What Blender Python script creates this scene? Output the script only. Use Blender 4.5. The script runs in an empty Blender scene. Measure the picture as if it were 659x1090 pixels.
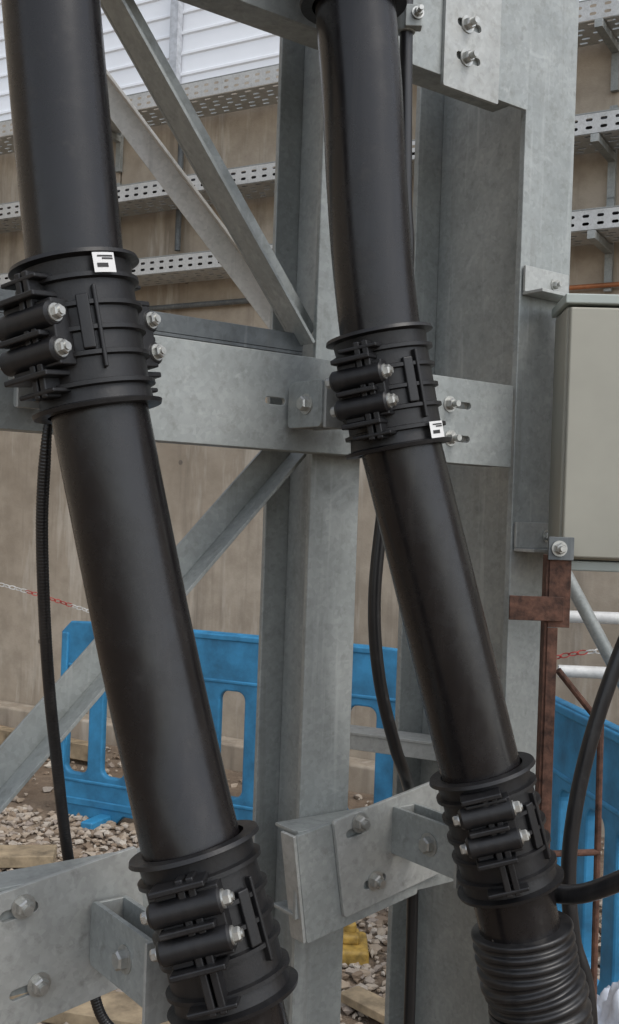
import bpy, bmesh, math, random
import numpy as np
from mathutils import Vector, Matrix
from mathutils import noise as mn
random.seed(7); rng=np.random.default_rng(7)
scn=bpy.context.scene
scn.view_settings.view_transform='Standard'
scn.view_settings.look='None'; scn.view_settings.exposure=0
COL=scn.collection

# ------------------------------------------------------------ materials
def newmat(name):
    m=bpy.data.materials.new(name); m.use_nodes=True
    nt=m.node_tree; b=nt.nodes['Principled BSDF']
    return m,nt,b
def ramp(nt,fac,stops):
    r=nt.nodes.new('ShaderNodeValToRGB'); el=r.color_ramp.elements
    while len(el)<len(stops): el.new(0.5)
    for e,(p,c) in zip(el,stops):
        e.position=p; e.color=(c[0],c[1],c[2],1) if hasattr(c,'__len__') else (c,c,c,1)
    nt.links.new(fac,r.inputs['Fac']); return r.outputs['Color']
def coords(nt,scale=(1,1,1),kind='Object',rot=(0,0,0)):
    t=nt.nodes.new('ShaderNodeTexCoord'); mp=nt.nodes.new('ShaderNodeMapping')
    mp.inputs['Scale'].default_value=scale; mp.inputs['Rotation'].default_value=rot
    nt.links.new(t.outputs[kind],mp.inputs['Vector']); return mp.outputs['Vector']
def noise(nt,vec,scale,detail=3,rough=.6,dist=0):
    n=nt.nodes.new('ShaderNodeTexNoise'); n.inputs['Scale'].default_value=scale
    n.inputs['Detail'].default_value=detail; n.inputs['Roughness'].default_value=rough
    n.inputs['Distortion'].default_value=dist
    nt.links.new(vec,n.inputs['Vector']); return n.outputs['Fac']
def mixc(nt,fac,a,b,mode='MIX'):
    m=nt.nodes.new('ShaderNodeMix'); m.data_type='RGBA'; m.blend_type=mode
    def put(i,v):
        if isinstance(v,(int,float)): i.default_value=v
        elif isinstance(v,tuple): i.default_value=(*v,1)
        else: nt.links.new(v,i)
    put(m.inputs[0],fac); put(m.inputs[6],a); put(m.inputs[7],b); return m.outputs[2]
def bump(nt,b,h,strength=.2,dist=.01):
    n=nt.nodes.new('ShaderNodeBump'); n.inputs['Strength'].default_value=strength
    n.inputs['Distance'].default_value=dist
    nt.links.new(h,n.inputs['Height']); nt.links.new(n.outputs['Normal'],b.inputs['Normal'])

def galv(name,c1,c2,metal=.3,rough=.5,grime=.42):
    m,nt,b=newmat(name)
    v=coords(nt)
    vo=nt.nodes.new('ShaderNodeTexVoronoi'); vo.inputs['Scale'].default_value=130
    nt.links.new(v,vo.inputs['Vector'])
    big=noise(nt,v,7,4,.62,.3); mid=noise(nt,v,38,4,.7)
    col=ramp(nt,big,[(.30,c1),(.70,c2)])
    sp=ramp(nt,vo.outputs['Color'],[(0,.85),(1,1.04)])
    col=mixc(nt,1.0,col,sp,'MULTIPLY')
    dirt=ramp(nt,mid,[(.54,0),(.80,grime)])
    col=mixc(nt,dirt,col,(c1[0]*.5,c1[1]*.48,c1[2]*.42))
    ox=noise(nt,v,13,4,.75,.8)
    col=mixc(nt,ramp(nt,ox,[(.60,0),(.76,.28)]),col,(.55,.565,.555))
    streak=noise(nt,coords(nt,(45,45,2.2)),1.0,3,.6)
    col=mixc(nt,ramp(nt,streak,[(.60,0),(.76,.35)]),col,(.52,.54,.53))
    str2=noise(nt,coords(nt,(28,28,1.5)),1.3,4,.6)
    col=mixc(nt,ramp(nt,str2,[(.58,0),(.76,.42)]),col,(.15,.145,.13))
    nt.links.new(col,b.inputs['Base Color'])
    b.inputs['Metallic'].default_value=metal
    rr=ramp(nt,mid,[(.3,rough-.08),(.7,rough+.15)]); nt.links.new(rr,b.inputs['Roughness'])
    bump(nt,b,mid,.16,.002)
    return m
M_GALV=galv('galvanised_steel',(.265,.285,.278),(.36,.38,.37))
M_GALVB=galv('galvanised_steel_bright',(.34,.35,.335),(.44,.45,.435),.3,.48)
M_TRAY=galv('tray_zinc',(.46,.47,.46),(.56,.57,.56),.25,.45,.2)
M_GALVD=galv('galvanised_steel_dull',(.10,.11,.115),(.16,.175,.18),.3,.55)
M_BOLT=galv('zinc_bolt',(.40,.40,.38),(.54,.54,.51),.75,.35)
M_PALE=galv('pale_steel',(.44,.43,.39),(.54,.52,.48),.1,.6,.2)

def blackmat(name,base,rough,bs=.15,dust=.12,scale=60,spec=.5,long=(30,30,1.2),fleck=False):
    m,nt,b=newmat(name); v=coords(nt)
    n=noise(nt,v,scale,4,.7); n2=noise(nt,coords(nt,long),1.3,4,.65); n3=noise(nt,v,26,4,.7)
    d=ramp(nt,n2,[(.5,0),(.85,dust)])
    col=mixc(nt,d,base,(.16,.145,.13))
    col=mixc(nt,ramp(nt,n3,[(.60,0),(.8,dust)]),col,(.2,.185,.165))
    if fleck:
        f=noise(nt,v,80,2,.5); col=mixc(nt,ramp(nt,f,[(.795,0),(.805,.5)]),col,(.4,.37,.33))
    nt.links.new(col,b.inputs['Base Color'])
    nt.links.new(ramp(nt,n3,[(.35,rough-.04),(.75,rough+.12)]),b.inputs['Roughness'])
    b.inputs['Specular IOR Level'].default_value=spec
    bump(nt,b,n,bs,.001)
    return m
M_CABLE=blackmat('black_cable_sheath',(.0085,.0075,.008),.24,.04,.07,90,.42,fleck=True)
M_CLAMP=blackmat('black_nylon',(.010,.010,.011),.40,.30,.08,220,.40)
M_HOSE=blackmat('black_hose',(.012,.012,.013),.32,.1,.15,60)

def simple(name,c,rough=.5,metal=0,var=.15,scale=12,bs=.1):
    m,nt,b=newmat(name); v=coords(nt); n=noise(nt,v,scale,4,.65)
    lo=tuple(x*(1-var*2) for x in c); hi=tuple(min(1,x*(1+var)) for x in c)
    nt.links.new(ramp(nt,n,[(.3,lo),(.7,hi)]),b.inputs['Base Color'])
    b.inputs['Roughness'].default_value=rough; b.inputs['Metallic'].default_value=metal
    bump(nt,b,n,bs,.003); return m
M_BLUE=simple('blue_hdpe',(.032,.215,.41),.5,0,.22,7,.25)
M_CAB=simple('beige_enamel',(.35,.34,.285),.5,0,.05,4,.03)
M_CABT=simple('grey_green_enamel',(.38,.42,.39),.45,0,.06,6,.03)
M_RUST=simple('rusty_steel',(.11,.052,.034),.85,0,.4,45,.5)
M_COPPER=simple('copper_rod',(.45,.18,.08),.5,.4,.2,10)
M_WHITE=simple('white_sticker',(.68,.68,.67),.5,0,.03,8,0)
M_INK=simple('black_ink',(.02,.02,.02),.6,0,.1,8,0)
M_WHT=simple('white_tube',(.62,.62,.60),.5,.1,.15,14)
M_RED=simple('red_plastic',(.42,.06,.05),.5)
M_YEL=simple('yellow_plastic',(.42,.27,.06),.6,0,.3,20)
M_TIMBER=simple('timber',(.34,.265,.17),.8,0,.3,10,.3)
M_CLAD=simple('white_cladding',(.88,.90,.93),.4,0,.02,1.2,0)

def concrete():
    m,nt,b=newmat('concrete'); v=coords(nt)
    big=noise(nt,v,.9,4,.6,.4); mid=noise(nt,v,7,4,.65); fine=noise(nt,v,60,3,.7)
    col=ramp(nt,big,[(.3,(.34,.285,.22)),(.5,(.43,.37,.295)),(.72,(.51,.45,.37))])
    col=mixc(nt,ramp(nt,mid,[(.35,.45),(.6,0)]),col,(.25,.21,.16))
    st=noise(nt,coords(nt,(5,5,.35)),1.2,4,.7)
    col=mixc(nt,ramp(nt,st,[(.50,0),(.68,.65)]),col,(.20,.17,.135))
    st2=noise(nt,coords(nt,(3,3,.5)),1.9,4,.7)
    col=mixc(nt,ramp(nt,st2,[(.55,0),(.70,.6)]),col,(.6,.555,.48))
    nt.links.new(col,b.inputs['Base Color']); b.inputs['Roughness'].default_value=.9
    bump(nt,b,fine,.4,.004); return m
M_CONC=concrete()
def groundmat():
    m,nt,b=newmat('dirt_ground'); v=coords(nt)
    big=noise(nt,v,.7,4,.65,.3); mid=noise(nt,v,9,4,.7); fine=noise(nt,v,70,4,.75)
    col=ramp(nt,big,[(.35,(.19,.135,.09)),(.6,(.28,.215,.155)),(.75,(.34,.29,.23))])
    col=mixc(nt,ramp(nt,mid,[(.35,.6),(.6,0)]),col,(.11,.078,.055))
    col=mixc(nt,ramp(nt,fine,[(.55,0),(.7,.5)]),col,(.40,.35,.29))
    nt.links.new(col,b.inputs['Base Color']); b.inputs['Roughness'].default_value=.95
    bump(nt,b,fine,.7,.02); return m
M_GROUND=groundmat()
def gravelmat():
    m,nt,b=newmat('gravel_stone'); g=nt.nodes.new('ShaderNodeNewGeometry')
    c=ramp(nt,g.outputs['Random Per Island'],[(0,(.18,.13,.09)),(.3,(.34,.27,.20)),(.55,(.43,.37,.30)),(.8,(.26,.215,.18)),(1,(.50,.45,.38))])
    nt.links.new(c,b.inputs['Base Color']); b.inputs['Roughness'].default_value=.9; return m
M_GRAVEL=gravelmat()

# ------------------------------------------------------------ helpers
def link(o): COL.objects.link(o); return o
def finish(bm,name,mat,M=None,bevel=0,ang=35):
    bmesh.ops.recalc_face_normals(bm,faces=bm.faces)
    for f in bm.faces: f.smooth=True
    if not bevel:
        for e in bm.edges:
            if len(e.link_faces)==2 and e.calc_face_angle(0)>math.radians(ang): e.smooth=False
    me=bpy.data.meshes.new(name); bm.to_mesh(me); bm.free()
    o=link(bpy.data.objects.new(name,me)); me.materials.append(mat)
    if M is not None: o.matrix_world=M
    if bevel:
        md=o.modifiers.new('bevel','BEVEL'); md.width=bevel; md.segments=2
        md.limit_method='ANGLE'; md.angle_limit=math.radians(40); md.harden_normals=True
    return o
def group(name,parts):
    pts=[o.matrix_world@Vector(c) for o in parts for c in o.bound_box]
    lo=Vector([min(p[i] for p in pts) for i in range(3)]); hi=Vector([max(p[i] for p in pts) for i in range(3)])
    e=link(bpy.data.objects.new(name,None)); e.empty_display_size=.05
    e.matrix_world=Matrix.Translation((lo+hi)/2)
    for o in parts:
        o.parent=e; o.matrix_parent_inverse=Matrix.Translation(-(lo+hi)/2)
    return e
def basis(x,y,z,o):
    return Matrix(((x[0],y[0],z[0],o[0]),(x[1],y[1],z[1],o[1]),(x[2],y[2],z[2],o[2]),(0,0,0,1)))
def cube(bm,c,d,M=Matrix()):
    bmesh.ops.create_cube(bm,size=1,matrix=M@Matrix.Translation(c)@Matrix.Diagonal((*d,1)))
def cyl(bm,p,q,r,seg=20,r2=None):
    p=Vector(p);q=Vector(q);d=q-p
    M=Matrix.Translation((p+q)/2)@d.to_track_quat('Z','Y').to_matrix().to_4x4()
    bmesh.ops.create_cone(bm,cap_ends=True,segments=seg,radius1=r,radius2=r if r2 is None else r2,depth=d.length,matrix=M)
def hexbolt(bm,p,n,r=.011,stub=.012,wr=1.45):
    p=Vector(p);n=Vector(n).normalized()
    cyl(bm,p,p+n*.0022,r*wr,24)
    cyl(bm,p+n*.0022,p+n*(.0022+r*.75),r*1.05,6)
    cyl(bm,p+n*(.0022+r*.75),p+n*(.003+r*.92),r*1.05,6,r*.85)
    if stub: cyl(bm,p+n*.003,p+n*(.003+r*.85+stub),r*.56,14)
def rect(x0,x1,y0,y1,r=0,n=4):
    if r<=0: return [(x0,y0),(x1,y0),(x1,y1),(x0,y1)]
    out=[]
    for cx,cy,a in ((x1-r,y0+r,-90),(x1-r,y1-r,0),(x0+r,y1-r,90),(x0+r,y0+r,180)):
        for i in range(n+1):
            t=math.radians(a+90*i/n); out.append((cx+r*math.cos(t),cy+r*math.sin(t)))
    return out
def slot(cx,cy,w,h,n=5): return rect(cx-w/2,cx+w/2,cy-h/2,cy+h/2,min(w,h)/2*.98,n)
def plate_mesh(name,outline,holes,th,mat,bev=.0007):
    cu=bpy.data.curves.new(name,'CURVE'); cu.dimensions='2D'; cu.fill_mode='BOTH'
    cu.extrude=th/2; cu.bevel_depth=bev; cu.bevel_resolution=1
    for pts in [outline]+holes:
        s=cu.splines.new('POLY'); s.points.add(len(pts)-1)
        for i,p in enumerate(pts): s.points[i].co=(p[0],p[1],0,1)
        s.use_cyclic_u=True
    ob=link(bpy.data.objects.new(name,cu)); dg=bpy.context.evaluated_depsgraph_get()
    me=bpy.data.meshes.new_from_object(ob.evaluated_get(dg)); me.name=name
    bpy.data.objects.remove(ob); me.materials.clear(); me.materials.append(mat)
    for p in me.polygons: p.use_smooth=False
    return me
def plate(name,outline,holes,th,M,mat,bev=.0007):
    o=link(bpy.data.objects.new(name,plate_mesh(name,outline,holes,th,mat,bev))); o.matrix_world=M; return o
def path(pts,step):
    P=[Vector(p) for p in pts]; P=[2*P[0]-P[1]]+P+[2*P[-1]-P[-2]]
    dense=[]
    for i in range(1,len(P)-2):
        a,b,c,d=P[i-1:i+3]
        for k in range(24):
            t=k/24
            dense.append(.5*((2*b)+(c-a)*t+(2*a-5*b+4*c-d)*t*t+(3*b-a-3*c+d)*t**3))
    dense.append(P[-2])
    L=[0]
    for i in range(1,len(dense)): L.append(L[-1]+(dense[i]-dense[i-1]).length)
    n=max(2,int(L[-1]/step)); out=[];j=0
    for k in range(n+1):
        s=L[-1]*k/n
        while j<len(L)-2 and L[j+1]<s: j+=1
        f=(s-L[j])/max(1e-9,L[j+1]-L[j]); out.append(dense[j].lerp(dense[j+1],min(1,f)))
    return out,L[-1]
def sweep(name,pts,rf,mat,seg=32,step=.01,caps=True):
    P,L=path(pts,step); bm=bmesh.new(); rings=[]
    W=max(1,int(.03/step)) if step<.01 else 1
    u=(P[1]-P[0]).normalized().orthogonal().normalized()
    for i,p in enumerate(P):
        a=max(i-W,0); b_=min(i+W,len(P)-1)
        t=(P[b_]-P[a]).normalized()
        u=(u-t*u.dot(t)).normalized(); w=t.cross(u)
        r=rf(L*i/(len(P)-1)) if callable(rf) else rf
        rings.append([bm.verts.new(p+(u*math.cos(2*math.pi*k/seg)+w*math.sin(2*math.pi*k/seg))*r) for k in range(seg)])
    for a,b in zip(rings,rings[1:]):
        for k in range(seg): bm.faces.new((a[k],a[(k+1)%seg],b[(k+1)%seg],b[k]))
    if caps: bm.faces.new(rings[0]); bm.faces.new(rings[-1][::-1])
    return finish(bm,name,mat,ang=70)

# ------------------------------------------------------------ steel support frame coordinates
E=Vector((.802,.597,0)); NF=Vector((.597,-.802,0)); UP=Vector((0,0,1)); O=Vector((0,1.737,0))
def FP(s,z,o=0): return O+E*s+NF*o+UP*z
FM=basis(E,UP,NF,O)                       # local (along, up, outwards)
def FMr(s,z,o,rot=0): return basis(E,UP,NF,FP(s,z,o))@Matrix.Rotation(math.radians(rot),4,'Z')
def SM(s,z,o): return basis(NF,UP,-E,FP(s,z,o))   # plates standing perpendicular to the beam
def fbox(bm,s0,s1,z0,z1,o0,o1):
    cube(bm,((s0+s1)/2,(z0+z1)/2,(o0+o1)/2),(s1-s0,z1-z0,o1-o0),FM)

def channel_beam(s0,s1,z0,z1,holes,depth=.065,th=.006):
    w=plate('web',rect(s0,s1,z0,z1),holes,th,FM@Matrix.Translation((0,0,-th/2)),M_GALV,.001)
    bm=bmesh.new()
    fbox(bm,s0,s1,z1-th,z1-.0005,-depth,-th-.0015); fbox(bm,s0,s1,z0+.0005,z0+th,-depth,-th-.0015)
    fl=finish(bm,'flanges',M_GALV,bevel=.001)
    return [w,fl]
mid=channel_beam(-.8,.462,1.697,1.847,[slot(-.075,1.772,.04,.013),slot(.33,1.80,.05,.014),slot(.33,1.74,.05,.014),slot(-.62,1.772,.04,.013)])
bm=bmesh.new(); hexbolt(bm,FP(.300,1.80,.001),NF,.010,.012); hexbolt(bm,FP(.305,1.74,.001),NF,.010,.012)
hexbolt(bm,FP(.022,1.80,.001),NF,.010,.012)
mid.append(finish(bm,'bolts',M_BOLT)); 
mid.append(plate('end_cleat',rect(.255,.455,1.700,1.846,.003),[slot(.33,1.80,.05,.014),slot(.33,1.74,.05,.014)],.005,FM@Matrix.Translation((0,0,-.012)),M_GALVB))
group('steel_beam',mid)
top=channel_beam(-.9,.45,2.372,2.522,[slot(-.3,2.45,.04,.013)])
top.append(plate('splice_plate',rect(.252,.388,2.352,2.56,.003),[slot(.31,2.472,.06,.015),slot(.31,2.413,.06,.015)],.006,FM@Matrix.Translation((0,0,.005)),M_GALVB))
top.append(plate('end_bracket',rect(.389,.468,2.362,2.60,.003),[],.006,FM@Matrix.Translation((0,0,.003)),M_GALV))
bm=bmesh.new(); hexbolt(bm,FP(.304,2.472,.009),NF,.0105,.013); hexbolt(bm,FP(.304,2.413,.009),NF,.0105,.013)
top.append(finish(bm,'bolts',M_BOLT)); group('steel_beam',top)
low=channel_beam(-.85,-.235,.935,1.083,[])
low.append(plate('mounting_plate',rect(-.13,.135,-.1,.092,.004),[slot(-.045,.06,.055,.016),slot(-.045,-.05,.055,.016)],.006,FMr(-.415,.998,.006,9),M_GALVB))
bm=bmesh.new()
for s,z,o in((-.464,1.057,.010),(-.438,.946,.010)): hexbolt(bm,FP(s,z,o),NF,.0115,.008)
low.append(finish(bm,'bolts',M_BOLT)); group('steel_beam',low)
low=channel_beam(-.0,.46,.945,1.085,[slot(.33,.985,.05,.014)])
low.append(plate('backing_plate',rect(-.115,.125,-.09,.088,.004),[],.006,FMr(.118,1.012,.006,9),M_GALV))
low.append(plate('mounting_plate',rect(-.1,.13,-.082,.082,.006),[slot(-.055,.052,.05,.016),slot(-.03,-.045,.05,.016)],.006,FMr(.172,1.034,.0145,10),M_GALVB))
bm=bmesh.new(); cube(bm,(-.118,0,-.016),(.006,.178,.036),FMr(.118,1.012,.006,9)); low.append(finish(bm,'plate_return',M_GALVB,bevel=.001))
bm=bmesh.new()
for s,z,o in((.112,1.089,.019),(.150,.986,.019)): hexbolt(bm,FP(s,z,o),NF,.0115,.008)
low.append(finish(bm,'bolts',M_BOLT)); group('steel_beam',low)

def bracket(s,z,D,h=.085,ear=.1,left=.02,head=.0130):
    w=plate('web',rect(0,D,-h/2,h/2,.008),[],.006,SM(s,z,.014),M_GALV)
    w2=plate('web_back',rect(0,D,-h/2,h/2,.008),[],.006,SM(s+.044,z,.014),M_GALV)
    bm=bmesh.new(); cube(bm,(.023,0,0),(.038,h,.006),FMr(s,z,.0215)); cube(bm,((.06-left)/2,0,.0175+D),(.06+left,ear,.006),FMr(s,z,0))
    f=finish(bm,'flanges',M_GALVB,bevel=.0012)
    bm=bmesh.new(); hexbolt(bm,FP(s,z,.012+D*.58)-E*.0035,-E,head,.0)
    return [w,w2,f,finish(bm,'bracket_bolt',M_BOLT)]

# columns ----------------------------------------------------------------
def h_column(name,s0,w,depth,o_front,tf,tw,z1=3.4):
    bm=bmesh.new()
    fbox(bm,s0,s0+w,-.02,z1,o_front-tf,o_front)
    fbox(bm,s0,s0+w,-.02,z1,o_front-depth,o_front-depth+tf)
    fbox(bm,s0+w/2-tw/2,s0+w/2+tw/2,-.02,z1,o_front-depth+tf+.0005,o_front-tf-.0005)
    o=[finish(bm,'h_section',M_GALV,bevel=.002)]
    bm=bmesh.new(); fbox(bm,s0-.06,s0+w+.06,0,.02,o_front-depth-.05,o_front+.05); o.append(finish(bm,'base_plate',M_GALV,bevel=.002))
    return group(name,o)
h_column('steel_column',.052,.105,.142,-.068,.010,.008)
h_column('steel_column',.474,.14,.31,-.002,.014,.010)
# diagonal braces ----------------------------------------------------------
def angle_bar(name,p,q,w,mat,facing=NF,th=.006,flip=1):
    p=Vector(p);q=Vector(q);t=(q-p).normalized(); f=(facing-t*facing.dot(t)).normalized(); sd=t.cross(f)*flip
    L=(q-p).length; M=basis(sd,t,f,(p+q)/2)
    bm=bmesh.new(); cube(bm,(0,0,0),(w,L,th),M); cube(bm,(w/2-th/2,0,w/2+.0005),(th,L,w-th),M)
    return group(name,[finish(bm,'angle_section',mat,bevel=.001)])
angle_bar('diagonal_brace',(-.51,1.49,2.655),(-.018,1.865,1.90),.056,M_GALV)
angle_bar('diagonal_brace',(-.69,2.4,2.77),(-.03,2.4,1.955),.054,M_PALE,Vector((0,-1,0)),flip=-1)
angle_bar('diagonal_brace',(-.62,1.475,.975),(-.050,1.885,1.715),.050,M_GALV,flip=1)
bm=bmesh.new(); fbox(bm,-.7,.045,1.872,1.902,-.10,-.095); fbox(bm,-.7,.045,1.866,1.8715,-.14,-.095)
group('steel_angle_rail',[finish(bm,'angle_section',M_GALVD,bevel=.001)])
bm=bmesh.new(); M=basis(Vector((.9,-.43,0)),UP,Vector((-.43,-.9,0)),(.19,2.16,1.135))
cube(bm,(0,0,0),(.34,.03,.006),M); cube(bm,(0,.018,-.03),(.34,.006,.07),M)
group('steel_rear_rail',[finish(bm,'angle_section',M_GALVB,bevel=.001)])

# ------------------------------------------------------------ power cables
CL=[(-.405,1.36,2.80),(-.371,1.35,2.463),(-.345,1.35,2.228),(-.308,1.35,1.936),(-.289,1.35,1.819),(-.263,1.35,1.702),(-.222,1.35,1.527),(-.193,1.345,1.411),(-.162,1.335,1.297),(-.128,1.31,1.188),(-.098,1.30,1.1045),(-.066,1.30,.981),(-.02,1.33,.78),(.0,1.37,.4),(.01,1.4,-.05)]
CR=[(.015,1.62,2.80),(.034,1.62,2.455),(.041,1.62,2.371),(.057,1.62,2.230),(.069,1.62,2.089),(.085,1.62,1.948),(.113,1.62,1.780),(.143,1.62,1.669),(.183,1.62,1.529),(.223,1.62,1.389),(.262,1.62,1.249),(.296,1.62,1.138),(.329,1.62,1.019),(.355,1.62,.914),(.374,1.62,.844),(.42,1.62,.4),(.44,1.62,-.05)]
group('power_cable',[sweep('sheath',CL,.0605,M_CABLE,56,.02)])
group('power_cable',[sweep('sheath',CR,.0605,M_CABLE,56,.02)])
def at_z(pts,z):
    P,L=path(pts,.01); i=min(range(1,len(P)-1),key=lambda k:abs(P[k].z-z)); 
    return P[i],(P[i-3]-P[i+3]).normalized()

def clamp(pts,z,phi,H,label=None,brk=None,L1=.026,dz=0,L2=.054):
    c,t=at_z(pts,z); ph=math.radians(phi)
    a=Vector((math.cos(ph),-math.sin(ph),0)); a=(a-t*a.dot(t)).normalized(); p=t.cross(a)*-1
    if p.y>0: p=-p
    # local axes: x=a (bolt axis)  y=p (split side)  z=t (along the cable)
    M=basis(a,p,t,c); h=H/2
    bm=bmesh.new()
    def ring(zz,r=.0762): return [(zz-.0042,.0690),(zz-.0025,r),(zz+.0025,r),(zz+.0042,.0690)]
    prof=[(-h,.0625),(-h,.0795),(-h+.005,.0812),(-h+.008,.071)]+ring(-h+.028)+ring(-.030,.0750)+ring(.000,.0750)+ring(.030,.0750)+ring(h-.030)+[(h-.008,.0705),(h-.005,.0812),(h,.0795),(h,.0625)]
    seg=64; R=[[bm.verts.new((r*math.cos(2*math.pi*k/seg),r*math.sin(2*math.pi*k/seg),zz)) for k in range(seg)] for zz,r in prof]
    for A,B in zip(R,R[1:]+R[:1]):
        for k in range(seg): bm.faces.new((A[k],A[(k+1)%seg],B[(k+1)%seg],B[k]))
    body=finish(bm,'shell',M_CLAMP,M,ang=30)
    bm=bmesh.new()
    def arc(t0,t1,z0,z1,r0,r1):
        n=max(2,int(abs(t1-t0)/5)); V=[]
        for i in range(n+1):
            th=math.radians(t0+(t1-t0)*i/n); cs,sn=math.cos(th),math.sin(th)
            V.append([bm.verts.new((r*cs,r*sn,zz)) for r,zz in((r0,z0),(r1,z0),(r1,z1),(r0,z1))])
        for A,B in zip(V,V[1:]):
            for k in range(4): bm.faces.new((A[k],A[(k+1)%4],B[(k+1)%4],B[k]))
        bm.faces.new(V[0]); bm.faces.new(V[-1][::-1])
    for sgn in(1,-1):
        off=0 if sgn>0 else 180
        arc(30+off,34+off,-.050,.050,.066,.0775); arc(38+off,50+off,-.026,.040,.066,.0768)
        y0,y1=.058*sgn,.0925*sgn
        for x0,x1 in((.0015,.011),(-.011,-.0015)):
            cube(bm,((x0+x1)/2,(y0+y1)/2,.0),(x1-x0,abs(y1-y0),H-.034))
        # solid shoulder that the bolt bosses are moulded into
        cube(bm,(-(L2-.006)/2-.006,.0735*sgn,.009+dz),(L2-.020,.027,.086))
        cube(bm,(L1/2+.004,.0735*sgn,.009+dz),(L1-.010,.027,.080))
        # horizontal rib stack wrapping round the split side
        for zz in(.056+dz,.009+dz,-.038+dz):
            cube(bm,(-.004-(L2-L1)/2,.0810*sgn,zz),(L1+L2-.016,.042,.0075))
        for zz in(h-.026,-h+.024):
            cube(bm,(-.006,.0760*sgn,zz),(.060,.034,.006))
    ribs=finish(bm,'ribs',M_CLAMP,M,bevel=.0022)
    bm=bmesh.new(); bb=bmesh.new()
    for sgn in(1,-1):
        for zz in(.030+dz,-.012+dz):
            y=.084*sgn
            cyl(bm,(-L2,y,zz),(L1-.003,y,zz),.0155,28)
            cyl(bm,(-L2-.004,y,zz),(-L2,y,zz),.0120,28,.0155)
            cyl(bm,(L1-.003,y,zz),(L1,y,zz),.0155,28,.0125)
            hexbolt(bb,(L1,y,zz),(1,0,0),.0084,.003,1.3)
            hexbolt(bb,(-L2-.004,y,zz),(-1,0,0),.0070,0,1.2)
    bosses=finish(bm,'bosses',M_CLAMP,M); bolts=finish(bb,'bolts',M_BOLT,M)
    parts=[body,ribs,bosses,bolts]
    if label:
        th,zz=label; bm=bmesh.new(); V=[]
        for i in range(9):
            tt=math.radians(th-10+20*i/8)
            V.append([bm.verts.new((.0816*math.cos(tt),.0816*math.sin(tt),zz+d)) for d in(-.012,.012)])
        for A,B in zip(V,V[1:]): bm.faces.new((A[0],B[0],B[1],A[1]))
        parts.append(finish(bm,'label',M_WHITE,M))
        bm=bmesh.new()
        for d2,a0,a1 in((.0075,-8,6),(.0045,-8,2),(-.002,-3,7)):
            V=[]
            for i in range(5):
                tt=math.radians(th+a0+(a1-a0)*i/4); V.append([bm.verts.new((.0821*math.cos(tt),.0821*math.sin(tt),zz+d2+d)) for d in(-.001 if d2>0 else -.004,.001)])
            for A,B in zip(V,V[1:]): bm.faces.new((A[0],B[0],B[1],A[1]))
        parts.append(finish(bm,'label_print',M_INK,M))
    if brk: parts+=bracket(*brk)
    return group('cable_clamp',parts)
clamp(CL,1.807,33,.186,(20,.074),(-.50,1.765,.05,.08,.09),.038,-.011,.052)
clamp(CR,1.785,23,.176,(24,-.070),(-.055,1.765,.085,.07,.075,.0,.011),.026,-.008,.050)
clamp(CL,1.110,4,.190,None,(-.362,1.003,.185,.088,.105),.036,.014,.046)
clamp(CR,1.142,5,.180,None,(.188,1.066,.17,.078,.092),.030,.018,.044)
clamp(CR,2.452,23,.18,None,(-.08,2.45,.085,.07,.075,.0,.011))

# ribbed duct on the right cable
def rd(s):
    return .0705+.0062*(.5+.5*math.tanh(2.2*math.sin(2*math.pi*s/.0175))/.976)
DR=[(.339,1.62,.990),(.355,1.62,.914),(.374,1.62,.844),(.42,1.62,.4),(.44,1.62,-.04)]
group('corrugated_duct',[sweep('duct',DR,rd,M_HOSE,48,.0014)])
# thin cables
group('corrugated_conduit',[sweep('conduit',[(-.345,1.42,1.715),(-.349,1.42,1.68),(-.356,1.44,1.58),(-.357,1.47,1.466),(-.356,1.51,1.35),(-.352,1.55,1.244),(-.343,1.62,1.066),(-.325,1.66,.95),(-.295,1.66,.82),(-.24,1.66,.77),(-.16,1.66,.70),(-.12,1.66,.4),(-.12,1.66,-.05)],
     lambda s:(.0055+.04*s if s<.07 else .0083)+.0003*math.sin(2*math.pi*s/.0045),M_HOSE,18,.0011)])
group('thin_cable',[sweep('sheath',[(.125,1.76,2.75),(.13,1.76,2.4),(.138,1.76,2.13),(.146,1.77,2.02),(.14,1.78,1.8),(.122,1.78,1.62),(.112,1.78,1.46),(.125,1.79,1.33),(.158,1.82,1.21),(.185,1.88,1.14),(.21,2.02,1.04),(.22,2.03,.8),(.22,2.03,-.05)],.0108,M_HOSE,20,.01)])
group('thin_cable',[sweep('sheath',[(.76,1.75,1.9),(.60,1.75,1.60),(.515,1.75,1.40),(.462,1.75,1.22),(.440,1.75,1.06),(.450,1.75,.93),(.482,1.75,.80),(.5,1.75,.4),(.5,1.75,-.05)],.0125,M_HOSE,20,.01)])
group('thin_cable',[sweep('sheath',[(.33,1.72,1.025),(.375,1.69,1.022),(.43,1.64,1.035),(.49,1.58,1.085),(.56,1.52,1.15),(.7,1.45,1.3)],.0145,M_HOSE,20,.01)])
bm=bmesh.new(); cube(bm,(.140,1.748,2.405),(.028,.022,.036)); cyl(bm,(.129,1.76,2.385),(.129,1.76,2.425),.016,20)
pp=[finish(bm,'saddle',M_GALV,bevel=.002)]; bm=bmesh.new(); hexbolt(bm,(.146,1.736,2.408),(0.2,-1,0),.007); pp.append(finish(bm,'bolt',M_BOLT)); group('small_cable_cleat',pp)

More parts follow.
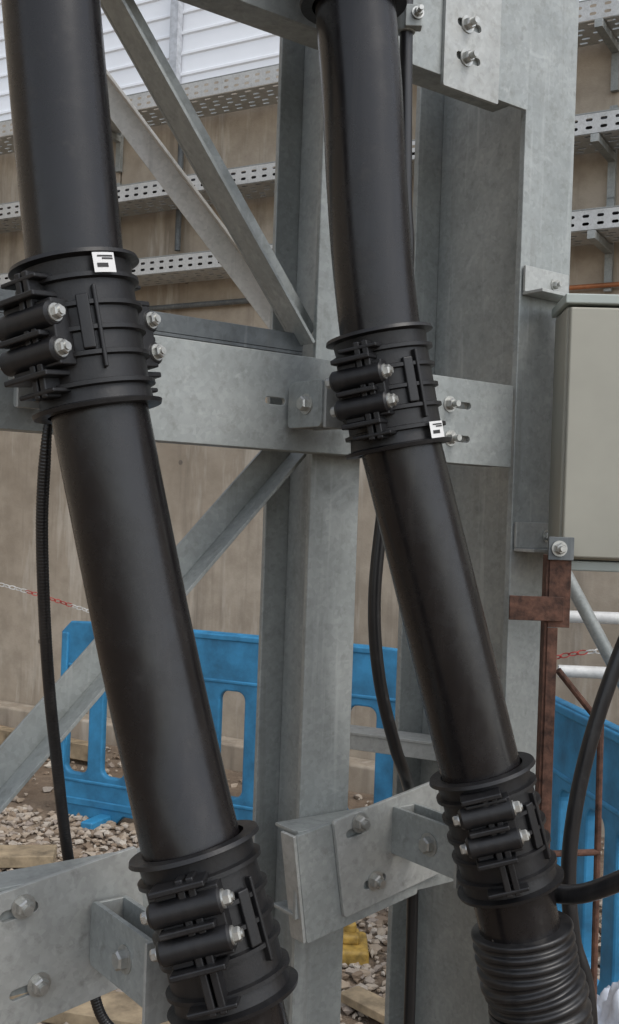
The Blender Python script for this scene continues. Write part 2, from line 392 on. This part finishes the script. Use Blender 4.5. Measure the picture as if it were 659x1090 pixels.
# ------------------------------------------------------------ control cabinet
CMt=Matrix.Translation((.727,1.965,1.757))@Matrix.Rotation(math.radians(-3),4,'Z')
bm=bmesh.new(); cube(bm,(0,0,0),(.56,.12,.45)); a=finish(bm,'body',M_CAB,CMt,bevel=.006)
bm=bmesh.new(); cube(bm,(.0,-.069,0),(.552,.014,.442)); b_=finish(bm,'door',M_CAB,CMt,bevel=.004)
bm=bmesh.new(); cube(bm,(0,.0,.236),(.57,.15,.018)); cube(bm,(0,.0,-.236),(.53,.11,.018)); c_=finish(bm,'hood',M_CABT,CMt,bevel=.003)
bm=bmesh.new(); cube(bm,(.2,-.085,.0),(.03,.02,.12)); d_=finish(bm,'handle',M_CLAMP,CMt,bevel=.004)
bm=bmesh.new(); cube(bm,(-.262,-.02,-.238),(.012,.04,.012)); cube(bm,(-.17,-.03,.2475),(.03,.05,.004)); e_=finish(bm,'fixings',M_GALVB,CMt,bevel=.001)
group('control_cabinet',[a,b_,c_,d_,e_])
for z in(2.055,1.575):
    bm=bmesh.new(); fbox(bm,.478,.60,z-.035,z-.029,.001,.05); fbox(bm,.478,.60,z-.0285,z+.02,.001,.007)
    pr=[finish(bm,'angle',M_GALVB,bevel=.001)]
    bm=bmesh.new(); hexbolt(bm,FP(.56,z-.005,.007),NF,.008,.006); pr.append(finish(bm,'bolt',M_BOLT)); group('cabinet_bracket',pr)
# rusty stand
bm=bmesh.new()
cube(bm,(.4175,1.8915,1.27),(.006,.03,.54)); cube(bm,(.4385,1.8765,1.475),(.038,.006,.12)); cube(bm,(.4285,1.8765,1.22),(.018,.0062,.388))
cube(bm,(.398,1.8695,1.447),(.094,.006,.042)); cube(bm,(.4285,1.8765,.512),(.018,.006,1.024))
p1=finish(bm,'rusty_angle',M_RUST,bevel=.001)
bm=bmesh.new(); cyl(bm,(.442,1.88,1.34),(.525,1.90,1.245),.006,10); cyl(bm,(.525,1.90,1.245),(.535,1.90,.0),.006,10); cyl(bm,(.437,1.88,1.02),(.53,1.90,1.02),.006,10)
p2=finish(bm,'rusty_rods',M_RUST)
bm=bmesh.new(); hexbolt(bm,(.433,1.864,1.552),(.1,-1,0),.0095,.012); p3=finish(bm,'bolt',M_BOLT)
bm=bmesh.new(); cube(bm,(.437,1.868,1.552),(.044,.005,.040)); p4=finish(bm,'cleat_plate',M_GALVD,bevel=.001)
group('rusty_stand',[p1,p2,p3,p4])

# ------------------------------------------------------------ concrete wall and trays
W0=Vector((0,6.68,0)); EW=Vector((.867,-.499,0)); NW=Vector((-.499,-.867,0))
WM=basis(EW,UP,NW,W0)
parts=[]
bm=bmesh.new(); x=-26.0; pw=2.44
while x<9:
    cube(bm,(x+pw/2,1.3,-.16),(pw-.012,2.58+.0,.32),WM); cube(bm,(x+pw/2,3.505,-.16),(pw-.012,1.81,.32),WM); x+=pw
parts.append(finish(bm,'panels',M_CONC,bevel=.006))
bm=bmesh.new(); cube(bm,(-8.5,2.19,-.17),(35,4.38,.28),WM); parts.append(finish(bm,'core',M_CONC))
bm=bmesh.new(); x=-26
while x<9:
    for dx in(.6,1.84):
        for z in(.6,1.9,3.1,4.0): cyl(bm,WM@Vector((x+dx,z,-.004)),WM@Vector((x+dx,z,.002)),.016,14)
    x+=pw
parts.append(finish(bm,'tie_holes',simple('dark_mortar',(.2,.17,.14),.95)))
bm=bmesh.new(); cube(bm,(-8.5,.05,.09),(35,.18,.18),WM); parts.append(finish(bm,'footing',M_CONC,bevel=.02))
group('concrete_wall',parts)
# unseen wall added off-camera left, blocks sky to darken left-facing sides
bm=bmesh.new(); k=0
while k<6:
    cube(bm,(-5.7,3.6,.35+2.44*k+1.22-.4),(.35,7.2,2.428),WM); k+=1
group('sky_block_wall',[finish(bm,'panels',M_CONC,bevel=.006)])

SL=1.5
side=plate_mesh('side_rail',rect(0,SL,-.05,.05),[slot(.04+.075*i,.02,.036,.016,2) for i in range(20)]+[slot(.04+.075*i,-.02,.036,.016,2) for i in range(20)],.002,M_TRAY,0)
bott=plate_mesh('tray_bed',rect(0,SL,0,.28),[slot(.05+.1*i+(.025 if j%2 else 0),.035+.052*j,.045,.018,2) for i in range(14) for j in range(5)],.002,M_TRAY,0)
def tray(name,z,cables=0):
    pr=[]
    for k in range(-3,4):
        a=link(bpy.data.objects.new('side_rail',side)); a.matrix_world=WM@Matrix.Translation((k*SL,z,.36)); pr.append(a)
        b=link(bpy.data.objects.new('tray_bed',bott)); b.matrix_world=WM@Matrix.Translation((k*SL,z-.052,.355))@Matrix.Rotation(math.radians(-90),4,'X'); pr.append(b)
    bm=bmesh.new(); L0,L1=-5.4,6
    cube(bm,((L0+L1)/2,z+.055,.352),(L1-L0,.006,.018),WM); cube(bm,((L0+L1)/2,z,.078),(L1-L0,.1,.003),WM)
    x=-5.0
    while x<6:
        cube(bm,(x,z-.08,.2),(.041,.041,.36),WM); cube(bm,(x,z-.05,.022),(.041,.5,.03),WM); x+=1.7
    pr.append(finish(bm,'rails_and_brackets',M_GALV,bevel=.001))
    for c in range(cables):
        o_=.12+.05*c
        pts=[WM@Vector((-5.3+1.5*i,z+.05-.02*(c%2)+.012*math.sin(i*2.3+c),o_+.01*math.sin(i*1.7+c*2))) for i in range(8)]
        pr.append(sweep('tray_cable',pts,.024,M_CABLE,10,.15))
    return group(name,pr)
tray('cable_tray',4.20); tray('cable_tray',3.62,3); tray('cable_tray',3.13,4)
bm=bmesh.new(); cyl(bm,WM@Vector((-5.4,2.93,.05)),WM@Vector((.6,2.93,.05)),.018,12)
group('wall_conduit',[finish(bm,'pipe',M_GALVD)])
bm=bmesh.new(); cyl(bm,WM@Vector((1.2,2.86,.05)),WM@Vector((6,2.86,.05)),.013,12)
group('copper_earth_rod',[finish(bm,'rod',M_COPPER)])
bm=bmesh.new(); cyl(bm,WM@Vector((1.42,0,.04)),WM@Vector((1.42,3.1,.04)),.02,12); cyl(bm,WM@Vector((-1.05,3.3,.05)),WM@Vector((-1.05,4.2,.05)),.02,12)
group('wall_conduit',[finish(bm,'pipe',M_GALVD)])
bm=bmesh.new(); WB=basis(EW,UP,NW,W0+NW*-5.0)
zs=[];z=-.0
while z<13: zs+= [(z,0),(z+.20,0),(z+.215,.022),(z+.245,.022),(z+.26,0)]; z+=.26
prev=None
for zz,o_ in zs:
    cur=[bm.verts.new(WB@Vector((xx,zz,o_))) for xx in(-30,12)]
    if prev: bm.faces.new((prev[0],prev[1],cur[1],cur[0]))
    prev=cur
clad=finish(bm,'cladding',M_CLAD,ang=10)
bm=bmesh.new()
for xx in(-20,-15,-10,-5,-1.9,3,8): cube(bm,(xx,6.5,.06),(.13,13,.1),WB)
cube(bm,(-9,6.5,-.3),(42,13,.4),WB); cube(bm,(-9,13.1,-.2),(42.4,.25,.9),WB)
group('clad_building',[clad,finish(bm,'posts_and_frame',simple('grey_trim',(.5,.52,.55),.5),bevel=.01)])

# ------------------------------------------------------------ ground, gravel
bm=bmesh.new(); N=90
def gh(x,y):
    if abs(x)>12 or y<-6 or y>14: return 0
    return .02*math.sin(x*2.1+y*1.3)*math.sin(y*2.7-x)+.012*math.sin(x*6+1)*math.sin(y*5)
xs=[-300,-100,-40,-20]+[-12+24*i/N for i in range(N+1)]+[20,40,100,300]
ys=[-300,-100,-40,-15]+[-6+20*i/N for i in range(N+1)]+[20,40,100,300]
G=[[bm.verts.new((x,y,gh(x,y)-.01)) for y in ys] for x in xs]
for i in range(len(xs)-1):
    for j in range(len(ys)-1): bm.faces.new((G[i][j],G[i+1][j],G[i+1][j+1],G[i][j+1]))
finish(bm,'ground',M_GROUND,ang=180)
ico=bmesh.new(); bmesh.ops.create_icosphere(ico,subdivisions=1,radius=1); ico.verts.ensure_lookup_table()
IV=np.array([v.co[:] for v in ico.verts]); IF=np.array([[v.index for v in f.verts] for f in ico.faces]); ico.free()
def stones(name,n,fx,r0,r1):
    V=[];F=[];k=0
    for i in range(n):
        x,y=fx(); r=r0+(r1-r0)*rng.random()**2
        v=IV*(1+.28*rng.standard_normal((12,1)))*np.array([1,.6+.5*rng.random(),.45+.3*rng.random()])*r
        a=rng.random()*6.28; c,s=math.cos(a),math.sin(a); v=v@np.array([[c,-s,0],[s,c,0],[0,0,1]]).T
        v+=np.array([x,y,gh(x,y)+r*.1]); V.append(v);F.append(IF+k);k+=12
    me=bpy.data.meshes.new(name); me.from_pydata(np.concatenate(V).tolist(),[],np.concatenate(F).tolist()); me.materials.append(M_GRAVEL)
    return link(bpy.data.objects.new(name,me))
def fx():
    while True:
        x=-3.2+5.6*rng.random(); y=2.6+4.6*rng.random()
        edge=5.25-.25*x+.5*mn.noise(Vector((x*1.3,y*.7,3)))
        if y<6.4-.576*x and (y<edge or rng.random()<.07): return x,y
stones('gravel',18000,fx,.009,.030)

# ------------------------------------------------------------ barriers
def barrier(p,q):
    p=Vector(p);q=Vector(q); ex=(q-p).normalized(); L=(q-p).length; nz=ex.cross(UP)
    M=basis(ex,UP,nz,p)
    outl=[(0,.03),(.03,.0),(.35,.0),(.4,.05),(L-.4,.05),(L-.35,.0),(L-.03,.0),(L,.03),(L,.94),(L-.05,.99),(L-.3,1.0),(.3,1.0),(.05,.99),(0,.94)]
    n=int(L/.205); w=L/n; holes=[]
    for i in range(n):
        cx=w*(i+.5); holes.append(rect(cx-w/2+.036,cx+w/2-.036,.22,.74,.05,5))
    a=plate('panel',outl,holes,.022,M,M_BLUE,.008)
    bm=bmesh.new(); cube(bm,(L/2,.985,0),(L-.5,.03,.055),M); cube(bm,(L/2,.775,0),(L-.08,.02,.048),M); cube(bm,(L/2,.19,0),(L-.08,.02,.048),M); cube(bm,(L/2,.085,0),(L-.1,.04,.05),M)
    for xx in(.02,L-.02): cube(bm,(xx,.48,0),(.04,.92,.06),M)
    b=finish(bm,'rails',M_BLUE,bevel=.008)
    bm=bmesh.new()
    for xx in(.3,L-.3): cube(bm,(xx,.022,0),(.07,.04,.36),M)
    c=finish(bm,'feet',M_BLUE,bevel=.01)
    return group('pedestrian_barrier',[a,b,c])
barrier((-1.24,5.58,0),(.58,4.75,0)); barrier((.70,4.66,0),(.98,2.68,0))
bm=bmesh.new(); cube(bm,(.20,3.9,.03),(.13,.2,.06)); cube(bm,(.20,3.9,.075),(.07,.09,.04)); cyl(bm,(.2,3.9,.08),(.2,3.9,.13),.022,16)
group('yellow_barrier_foot',[finish(bm,'block',M_YEL,bevel=.015)])
for c,d,r in(((-1.62,4.72,.035),(1.1,.17,.05),8),((-.75,3.4,.03),(.9,.18,.045),-14),((-2.3,7.3,.06),(2.4,.1,.1),-30),((.30,3.42,.025),(.35,.09,.03),-48)):
    bm=bmesh.new(); cube(bm,(0,0,0),d); o=finish(bm,'board',M_TIMBER,Matrix.Translation(c)@Matrix.Rotation(math.radians(r),4,'Z'),bevel=.004); group('timber_board',[o])
bm=bmesh.new(); bmesh.ops.create_icosphere(bm,subdivisions=5,radius=1)
for v in bm.verts:
    n=mn.noise(v.co*2.2)*.35+abs(mn.noise(v.co*5.5))*.28; v.co*= (.8+n); v.co=Vector((v.co.x*.19,v.co.y*.17,v.co.z*.27+.23))
m,nt,b=newmat('polythene'); b.inputs['Base Color'].default_value=(.62,.66,.74,1); b.inputs['Roughness'].default_value=.22
bump(nt,b,noise(nt,coords(nt),9,5,.6),.5,.02)
group('polythene_bag',[finish(bm,'bag',m,Matrix.Translation((.82,2.60,0)),ang=180)])
bm=bmesh.new(); cyl(bm,(1.0,4.25,1.225),(3.2,4.0,1.24),.024,18); cyl(bm,(1.0,4.25,1.01),(3.2,4.0,1.02),.024,18)
for x in(1.7,3.1): cyl(bm,(x,4.19-.1*(x-1),0),(x,4.19-.1*(x-1),1.5),.024,18)
group('scaffold_rail',[finish(bm,'tubes',M_WHT)])
bm=bmesh.new(); cyl(bm,(.66,3.5,1.737),(1.655,3.5,0),.022,18); group('raking_strut',[finish(bm,'tube',M_GALV)])
def chain(pts):
    P,L=path(pts,.034); bms=[bmesh.new(),bmesh.new()]
    for i in range(len(P)-1):
        t=(P[i+1]-P[i]).normalized(); u=t.orthogonal() if i%2 else t.cross(t.orthogonal()); u.normalize(); w=t.cross(u); c=(P[i]+P[i+1])/2
        bm=bms[(i//8)%2]; R=[]
        for k in range(10):
            an=2*math.pi*k/10; cc=c+t*math.cos(an)*.021+u*math.sin(an)*.011; rd_=(t*math.cos(an)+u*math.sin(an))
            R.append([bm.verts.new(cc+(rd_*math.cos(b_)+w*math.sin(b_))*.0032) for b_ in(0,1.57,3.14,4.71)])
        for k in range(10):
            A,B=R[k],R[(k+1)%10]
            for j in range(4): bm.faces.new((A[j],A[(j+1)%4],B[(j+1)%4],B[j]))
    return group('barrier_chain',[finish(bms[0],'red_links',M_RED),finish(bms[1],'white_links',M_WHT)])
chain([(-3.6,6.6,1.5),(-2.6,6.25,1.27),(-1.71,6.0,1.14),(-1.23,5.9,1.03),(-.9,5.6,.98)])
chain([(.9,4.5,.99),(1.15,4.4,1.07),(1.5,4.4,1.09),(1.7,4.2,1.2)])

# ------------------------------------------------------------ camera, light
cam=bpy.data.cameras.new('camera'); co=link(bpy.data.objects.new('camera',cam))
th=math.radians(2); R_=Vector((math.cos(th),0,math.sin(th))); U_=Vector((-math.sin(th),0,math.cos(th)))
co.matrix_world=basis(R_,U_,Vector((0,-1,0)),(0,0,1.6))
cam.sensor_fit='VERTICAL'; cam.sensor_height=24; cam.lens=24*1150/1090; cam.clip_start=.05; cam.clip_end=1000
scn.camera=co
w=bpy.data.worlds.new('World'); scn.world=w; w.use_nodes=True; nt=w.node_tree
sky=nt.nodes.new('ShaderNodeTexSky'); sky.sky_type='NISHITA'; sky.sun_disc=False
sky.sun_elevation=math.radians(52); sky.sun_rotation=math.radians(130)
hs=nt.nodes.new('ShaderNodeHueSaturation'); hs.inputs['Saturation'].default_value=.35; hs.inputs['Value'].default_value=1.7
nt.links.new(sky.outputs[0],hs.inputs['Color']); bg=nt.nodes['Background']; nt.links.new(hs.outputs[0],bg.inputs[0]); bg.inputs[1].default_value=.15
sd=bpy.data.lights.new('sun','SUN'); sd.energy=1.4; sd.angle=math.radians(28); sd.color=(1,.94,.86)
so=link(bpy.data.objects.new('sun',sd)); d=Vector((math.sin(math.radians(130)),math.cos(math.radians(130)),0))*math.cos(math.radians(52))+UP*math.sin(math.radians(52))
so.rotation_euler=d.to_track_quat('Z','Y').to_euler()
